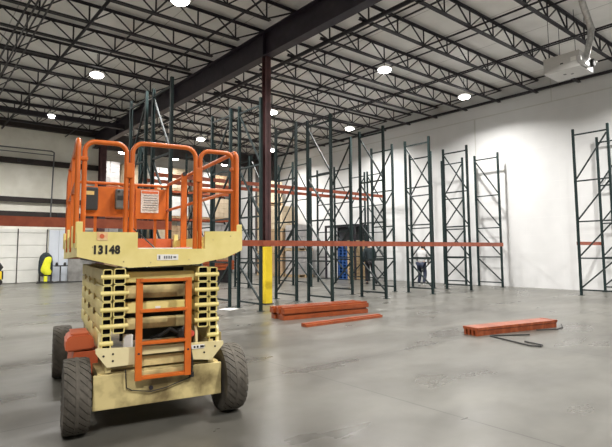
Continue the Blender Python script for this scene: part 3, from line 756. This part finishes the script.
for x, y in ((-.615, -.07), (.632, -.07), (-.615, .45), (-.615, 1.2), (-.615, 2.2), (.635, 1.2), (.635, 2.2)):
    b = MB(); b.box((x, y, 1.46), (.05, .05, .18 if y > 0 else .20), bev=.006); P(b, 'rail_socket', 'lift_cream')
b = MB(); b.span((-.19, -.055, 1.34), (.24, -.02, 1.366)); P(b, 'deck_edge_strip', 'decal_white')
b = MB(); b.box((.30, -.0, 1.34), (.07, .09, .16), bev=.008); P(b, 'gate_bracket', 'lift_cream')
# number and decals on the toe board
def text_part(body, name, size, loc, m, parent, bold=.0, sx=1):
    cu = bpy.data.curves.new(name, 'FONT'); cu.body = body; cu.size = size; cu.align_x = 'CENTER'; cu.align_y = 'CENTER'; cu.extrude = .0015; cu.offset = bold; cu.space_character = 1.12
    ob = bpy.data.objects.new(name, cu); col.objects.link(ob)
    dg = bpy.context.evaluated_depsgraph_get(); me = bpy.data.meshes.new_from_object(ob.evaluated_get(dg))
    bpy.data.objects.remove(ob)
    me.transform(Matrix.Diagonal((sx, 1, 1, 1))); me.transform(Matrix.Rotation(math.pi / 2, 4, 'X'))
    me.materials.clear(); me.materials.append(M[m])
    o = bpy.data.objects.new(name, me); col.objects.link(o); o.parent = parent; o.location = loc
    return o
text_part('13148', 'stencilled_number', .084, (-.425, -.1075, 1.348), 'ink', toe, .0045, .84)
b = MB(); b.box((-.455, -.107, 1.452), (.075, .004, .062)); o = P(b, 'pictogram_decal', 'decal_peach', toe)
b = MB(); b.lathe([(.017, -.0015), (.017, .0015)], (-.458, -.110, 1.452), 'Y', 14); P(b, 'decal_print', 'lift_red', o)
b = MB(); b.box((.03, -.107, 1.290), (.165, .004, .045)); o = P(b, 'name_decal', 'decal_white', toe)
for x, w, h in ((-.035, .018, .028), (.005, .014, .022), (.022, .014, .022), (.040, .014, .022), (.058, .014, .022), (.085, .03, .012)):
    b = MB(); b.box((x, -.110, 1.290), (w * .7, .003, h)); P(b, 'decal_print', 'grey', o)
b = MB()
for x, z in ((-.52, 1.37), (-.30, 1.26), (-.1, 1.25), (.2, 1.27), (.4, 1.43), (.55, 1.46)): b.cyl((x, -.108, z), (x, -.104, z), .006, 6)
P(b, 'rivet', 'lift_dirty', toe)
# guardrails
RT = .0185
def loop(x0, x1, zt, zb, y, r=.075, name='guardrail_loop'):
    f = lambda x, z: (x, y, z)
    pts = [(x0, y, zb)] + arc((x0 + r, zt - r), r, 180, 90, 6, f) + arc((x1 - r, zt - r), r, 90, 0, 6, f) + [(x1, y, zb)]
    b = MB(); b.tube(pts, RT, 10); return P(b, name, 'lift_orange', smooth=True)
loop(-.588, -.286, 2.175, 1.30, -.045)
loop(-.243, .262, 2.195, 1.30, -.045, .085, 'gate_loop')
o = loop(.302, .592, 2.18, 1.30, -.045)
b = MB(); b.tube([(.302, -.045, 1.845), (.592, -.045, 1.85)], .018, 8); P(b, 'mid_rail', 'lift_orange', o, True)
for x, z, d in ((-.265, 1.97, (.05, .046, .12)), (.282, 1.97, (.05, .046, .12)), (-.60, 2.04, (.07, .05, .03)), (.602, 2.04, (.07, .05, .03))):
    b = MB(); b.box((x, -.047, z), d, bev=.006); P(b, 'rail_bracket', 'lift_orange')
def side_rail(x, xr, z, zm):
    r = .07
    fx = lambda y: x + (xr - x) * (y + .075) / 2.405
    f = lambda y, zz: (fx(y), y, zz)
    pts = [(x, -.075, 1.40)] + arc((-.075 + r, z - r), r, 180, 90, 6, f) + arc((2.33 - r, z - r), r, 90, 0, 6, f) + [(xr, 2.33, 1.33)]
    b = MB(); b.tube(pts, RT + .001, 10); o = P(b, 'side_guardrail', 'lift_orange', smooth=True)
    b = MB(); b.tube([(x, -.075, zm), (xr, 2.33, zm)], .017, 8); P(b, 'mid_rail', 'lift_orange', o, True)
    return o
o = side_rail(-.635, -.60, 2.185, 1.86)
for y in (.75, 1.5):
    b = MB(); b.box((-.62, y, 1.76), (.036, .036, .85)); P(b, 'rail_post', 'lift_orange', o)
o = side_rail(.612, .55, 2.19, 1.86)
b = MB(); b.box((.515, 1.34, 1.765), (.062, .03, .86), bev=.004); P(b, 'rail_post', 'lift_orange', o)
b = MB(); b.cyl((.515, 1.31, 2.19), (.515, 1.37, 2.19), .022, 12); P(b, 'post_cap', 'black', o)
b = MB(); b.box((.50, 1.33, 1.36), (.15, .10, .05), bev=.01); P(b, 'post_foot', 'lift_red', o)
b = MB(); b.tube([(-.60, 2.33, 2.17), (.55, 2.33, 2.17)], .019, 10); rear = P(b, 'rear_guardrail', 'lift_orange', smooth=True)
for x in (-.30, .16, .40):
    b = MB(); b.box((x, 2.32, 1.71), (.032, .032, .90)); P(b, 'rail_post', 'lift_orange', rear)
# control panel hung on the rear rail, with manual box, control box and notice sheet
b = MB(); b.box((-.165, 2.27, 1.94), (.60, .02, .36), bev=.005); P(b, 'panel_plate', 'lift_orange')
b = MB(); b.box((-.36, 2.22, 1.965), (.15, .07, .27), bev=.015); o = P(b, 'manual_box', 'box_black')
b = MB(); b.box((-.375, 2.182, 2.03), (.09, .004, .045)); P(b, 'box_decal', 'decal_yellow', o)
b = MB(); b.box((.0, 2.20, 1.97), (.19, .10, .24), bev=.02); o = P(b, 'control_box', 'grey')
b = MB(); b.box((.0, 2.146, 1.985), (.15, .006, .05), bev=.003); P(b, 'control_screen', 'black', o)
for k in range(3):
    b = MB(); b.cyl((-.06 + .06 * k, 2.14, 2.06), (-.06 + .06 * k, 2.152, 2.06), .014, 10); P(b, 'control_switch', 'black', o)
b = MB(); b.box((.335, 2.27, 1.93), (.37, .02, .38), bev=.005); P(b, 'notice_panel', 'lift_orange')
b = MB(); b.box((.32, 2.255, 1.96), (.215, .006, .28)); o = P(b, 'notice_sheet', 'decal_pink')
b = MB(); b.box((.32, 2.25, 2.075), (.20, .004, .03)); P(b, 'notice_heading', 'lift_red', o)
b = MB(); 
for k in range(7): b.box((.32 + random.uniform(-.01, .01), 2.25, 2.035 - .03 * k), (.17, .003, .007))
P(b, 'notice_lines', 'grey', o)
b = MB(); b.tube([(.04, 2.2, 1.86), (.03, 2.18, 1.78), (.10, 2.1, 1.62), (.24, 1.7, 1.42), (.30, 1.4, 1.30), (.42, 1.25, 1.285), (.52, 1.22, 1.32)], .008, 6); P(b, 'control_cable', 'black', smooth=True)
# ladder at the front
b = MB()
for x0, x1 in ((-.185, -.185), (.19, .185)):
    b.bar((x0, -.135, 1.13), (x1, -.155, .375), .048, .03, (0, 1, 0))
lad = P(b, 'ladder', 'lift_orange', label='orange ladder')
for z in (1.115, .885, .645, .39):
    b = MB(); b.box((0, -.14, z), (.36, .05, .024), bev=.004); P(b, 'rung', 'lift_orange', lad)
b = MB()
for x in (-.185, .187):
    for z in (.57, .53, .50): b.cyl((x, -.165, z), (x, -.152, z), .01, 6)
P(b, 'ladder_bolt', 'steel_dark', lad)

# ------------------------------------------------------------------ people
def skin_mesh(name, verts, edges, radii, m, parent, root=0, sub=1):
    me = bpy.data.meshes.new(name); me.from_pydata([tuple(v) for v in verts], edges, [])
    ob = bpy.data.objects.new(name, me); col.objects.link(ob)
    md = ob.modifiers.new('skin', 'SKIN'); md.use_smooth_shade = True
    sv = me.skin_vertices[0].data
    for i, r in enumerate(radii):
        sv[i].radius = (r, r) if not isinstance(r, tuple) else r
        sv[i].use_root = (i == root)
    sd = ob.modifiers.new('sub', 'SUBSURF'); sd.levels = sub; sd.render_levels = sub
    dg = bpy.context.evaluated_depsgraph_get(); out = bpy.data.meshes.new_from_object(ob.evaluated_get(dg))
    bpy.data.objects.remove(ob)
    out.materials.clear(); out.materials.append(M[m])
    out.polygons.foreach_set('use_smooth', [True] * len(out.polygons))
    o = bpy.data.objects.new(name, out); col.objects.link(o); o.parent = parent
    return o
def person(label, loc, rz, pose, top_m, leg_m, shoe_m):
    """faces local -y; pose gives joint positions in metres"""
    t = thing('person', label, 'person', loc, rz)
    J = pose
    names, verts, rad, edges = [], [], [], []
    def add(n, p, r, to=None):
        names.append(n); verts.append(V(p)); rad.append(r)
        if to is not None: edges.append((names.index(to), len(names) - 1))
    add('pelvis', J['pelvis'], (.135, .105)); add('waist', J['waist'], (.125, .095), 'pelvis'); add('chest', J['chest'], (.145, .105), 'waist')
    add('neckbase', J['neck'], .062, 'chest'); add('throat', J['neck'] + V((0, -.01, .06)), .052, 'neckbase')
    hd = J['head']; add('jaw', hd + V((0, -.025, -.055)), .062, 'throat'); add('face', hd + V((0, -.005, .01)), (.076, .088), 'jaw'); add('crown', hd + V((0, .008, .075)), (.06, .072), 'face')
    add('nose', hd + V((0, -.105, -.012)), .013, 'face')
    for s, k in (('l', -1), ('r', 1)): add('ear' + s, hd + V((k * .082, .01, -.005)), .016, 'face')
    for s, k in (('l', 1), ('r', -1)):
        add('sh' + s, J['sh' + s], .062, 'chest'); add('el' + s, J['el' + s], .043, 'sh' + s); add('wr' + s, J['wr' + s], .027, 'el' + s)
        d = (J['wr' + s] - J['el' + s]).normalized(); fwd = V((0, -1, 0)); side = d.cross(fwd).normalized()
        palm = J['wr' + s] + d * .06; add('palm' + s, palm, (.034, .024), 'wr' + s)
        side2 = side.cross(d).normalized()
        for q, L in ((-1.5, .062), (-.5, .078), (.5, .084), (1.5, .072)):
            b0 = palm + side2 * q * .018 + d * .028; add('f%s%s' % (s, q), b0, .0095, 'palm' + s)
            add('g%s%s' % (s, q), b0 + d * L * .55 + side * k * .01, .0085, 'f%s%s' % (s, q)); add('h%s%s' % (s, q), b0 + d * L + side * k * .028, .007, 'g%s%s' % (s, q))
        th = palm + side2 * .035 - d * .01; add('t' + s, th, .011, 'palm' + s); add('u' + s, th + side2 * .022 + d * .04, .009, 't' + s)
        add('hip' + s, J['hip' + s], .088, 'pelvis'); add('kn' + s, J['kn' + s], .055, 'hip' + s); add('an' + s, J['an' + s], .038, 'kn' + s)
        add('toe' + s, J['toe' + s], .035, 'an' + s)
    body = skin_mesh('body', verts, edges, rad, 'skin', t)
    # clothing
    c = lambda *ns: [V(J[n]) for n in ns]
    vs = c('pelvis', 'waist', 'chest', 'neck', 'shl', 'ell', 'wrl', 'shr', 'elr', 'wrr')
    vs[0] = vs[0] + V((0, 0, -.04)); vs[3] = vs[3] + V((0, .01, -.02))
    skin_mesh('jacket', vs, [(0, 1), (1, 2), (2, 3), (2, 4), (4, 5), (5, 6), (2, 7), (7, 8), (8, 9)], [(.165, .13), (.16, .125), (.175, .135), .085, .085, .066, .05, .085, .066, .05], top_m, t)
    vs = c('pelvis', 'hipl', 'knl', 'anl', 'hipr', 'knr', 'anr')
    skin_mesh('trousers', vs, [(0, 1), (1, 2), (2, 3), (0, 4), (4, 5), (5, 6)], [(.155, .125), .108, .078, .062, .108, .078, .062], leg_m, t)
    for s in 'lr':
        a, q = J['an' + s], J['toe' + s]; d = (q - a)
        skin_mesh('shoe', [a + V((0, .03, -.035)), a + d * .5 + V((0, 0, -.012)), q], [(0, 1), (1, 2)], [.052, .05, .042], shoe_m, t)
    b = MB(); bmesh.ops.create_uvsphere(b.bm, u_segments=16, v_segments=10, radius=.1)
    for v in b.bm.verts:
        v.co.x *= .93; v.co.y *= 1.06; v.co.z *= 1.0
        if v.co.y < -.02: v.co.z = max(v.co.z, .045)
        v.co += hd + V((0, .018, .03))
    b.build('hair', 'hair', t, True)
    for k in (-1, 1):
        b = MB(); bmesh.ops.create_icosphere(b.bm, subdivisions=1, radius=.011, matrix=Matrix.Translation(hd + V((k * .032, -.088, .015)))); b.build('eye', 'eye', t, True)
    b = MB(); b.box(hd + V((0, -.092, -.052)), (.045, .01, .01)); b.build('mouth', 'lift_red', t)
    return t
# walking away: local -y points away from the camera
pose1 = dict(pelvis=V((0, 0, .90)), waist=V((0, -.02, 1.06)), chest=V((0, -.05, 1.25)), neck=V((0, -.06, 1.44)), head=V((0, -.09, 1.585)),
             shl=V((.185, -.04, 1.37)), ell=V((.25, .03, 1.10)), wrl=V((.23, -.08, .88)), shr=V((-.185, -.04, 1.37)), elr=V((-.26, -.04, 1.11)), wrr=V((-.22, -.20, .93)),
             hipl=V((.09, 0, .86)), knl=V((.10, -.12, .48)), anl=V((.09, -.06, .09)), toel=V((.10, -.22, .04)),
             hipr=V((-.09, 0, .86)), knr=V((-.12, .06, .48)), anr=V((-.16, .34, .16)), toer=V((-.16, .27, .045)))
person('person in a dark jacket and black trousers walking away between the racks', (14.52, 13.62, 0), math.radians(150), pose1, 'jacket_dark', 'trousers_black', 'trousers_black')
pose2 = dict(pelvis=V((0, .02, .84)), waist=V((0, -.04, .99)), chest=V((0, -.13, 1.16)), neck=V((0, -.21, 1.33)), head=V((0, -.28, 1.455)),
             shl=V((.18, -.17, 1.27)), ell=V((.24, -.14, 1.02)), wrl=V((.17, -.30, .86)), shr=V((-.18, -.17, 1.27)), elr=V((-.24, -.14, 1.02)), wrr=V((-.17, -.30, .86)),
             hipl=V((.09, .02, .80)), knl=V((.11, -.16, .45)), anl=V((.11, .02, .09)), toel=V((.12, -.14, .04)),
             hipr=V((-.09, .02, .80)), knr=V((-.12, -.06, .44)), anr=V((-.13, .16, .10)), toer=V((-.14, .01, .04)))
person('person in a light grey hoodie and dark jeans leaning forward by the white wall', (15.4, 11.78, 0), math.radians(110), pose2, 'hoodie', 'jeans', 'shoe_white')

# ------------------------------------------------------------------ camera, world, view
f, cy = 494.35, 208.81
pit, roll, yaw = (math.radians(v) for v in (4.8935, -.40911, 39.5667))
c, s = math.cos(yaw), math.sin(yaw)
fw = V((s * math.cos(pit), c * math.cos(pit), math.sin(pit))); r = V((c, -s, 0)); u = r.cross(fw)
r2 = r * math.cos(roll) + u * math.sin(roll); u2 = -r * math.sin(roll) + u * math.cos(roll)
cam = bpy.data.cameras.new('camera'); co = bpy.data.objects.new('camera', cam); col.objects.link(co)
m = Matrix((r2, u2, -fw)).transposed().to_4x4(); m.translation = V((0, 0, 1.33)); co.matrix_world = m
cam.sensor_fit = 'HORIZONTAL'; cam.sensor_width = 36; cam.lens = f / 612 * 36; cam.shift_y = (cy - 223.5) / 612; cam.clip_start = .05; cam.clip_end = 200
scene.camera = co
w = bpy.data.worlds.new('world'); scene.world = w; w.use_nodes = True
w.node_tree.nodes['Background'].inputs['Color'].default_value = (.6, .7, .8, 1); w.node_tree.nodes['Background'].inputs['Strength'].default_value = .1
vs = scene.view_settings
vs.view_transform = 'Standard'; vs.look = 'None'; vs.gamma = 1; vs.use_curve_mapping = False; vs.exposure = 0.7
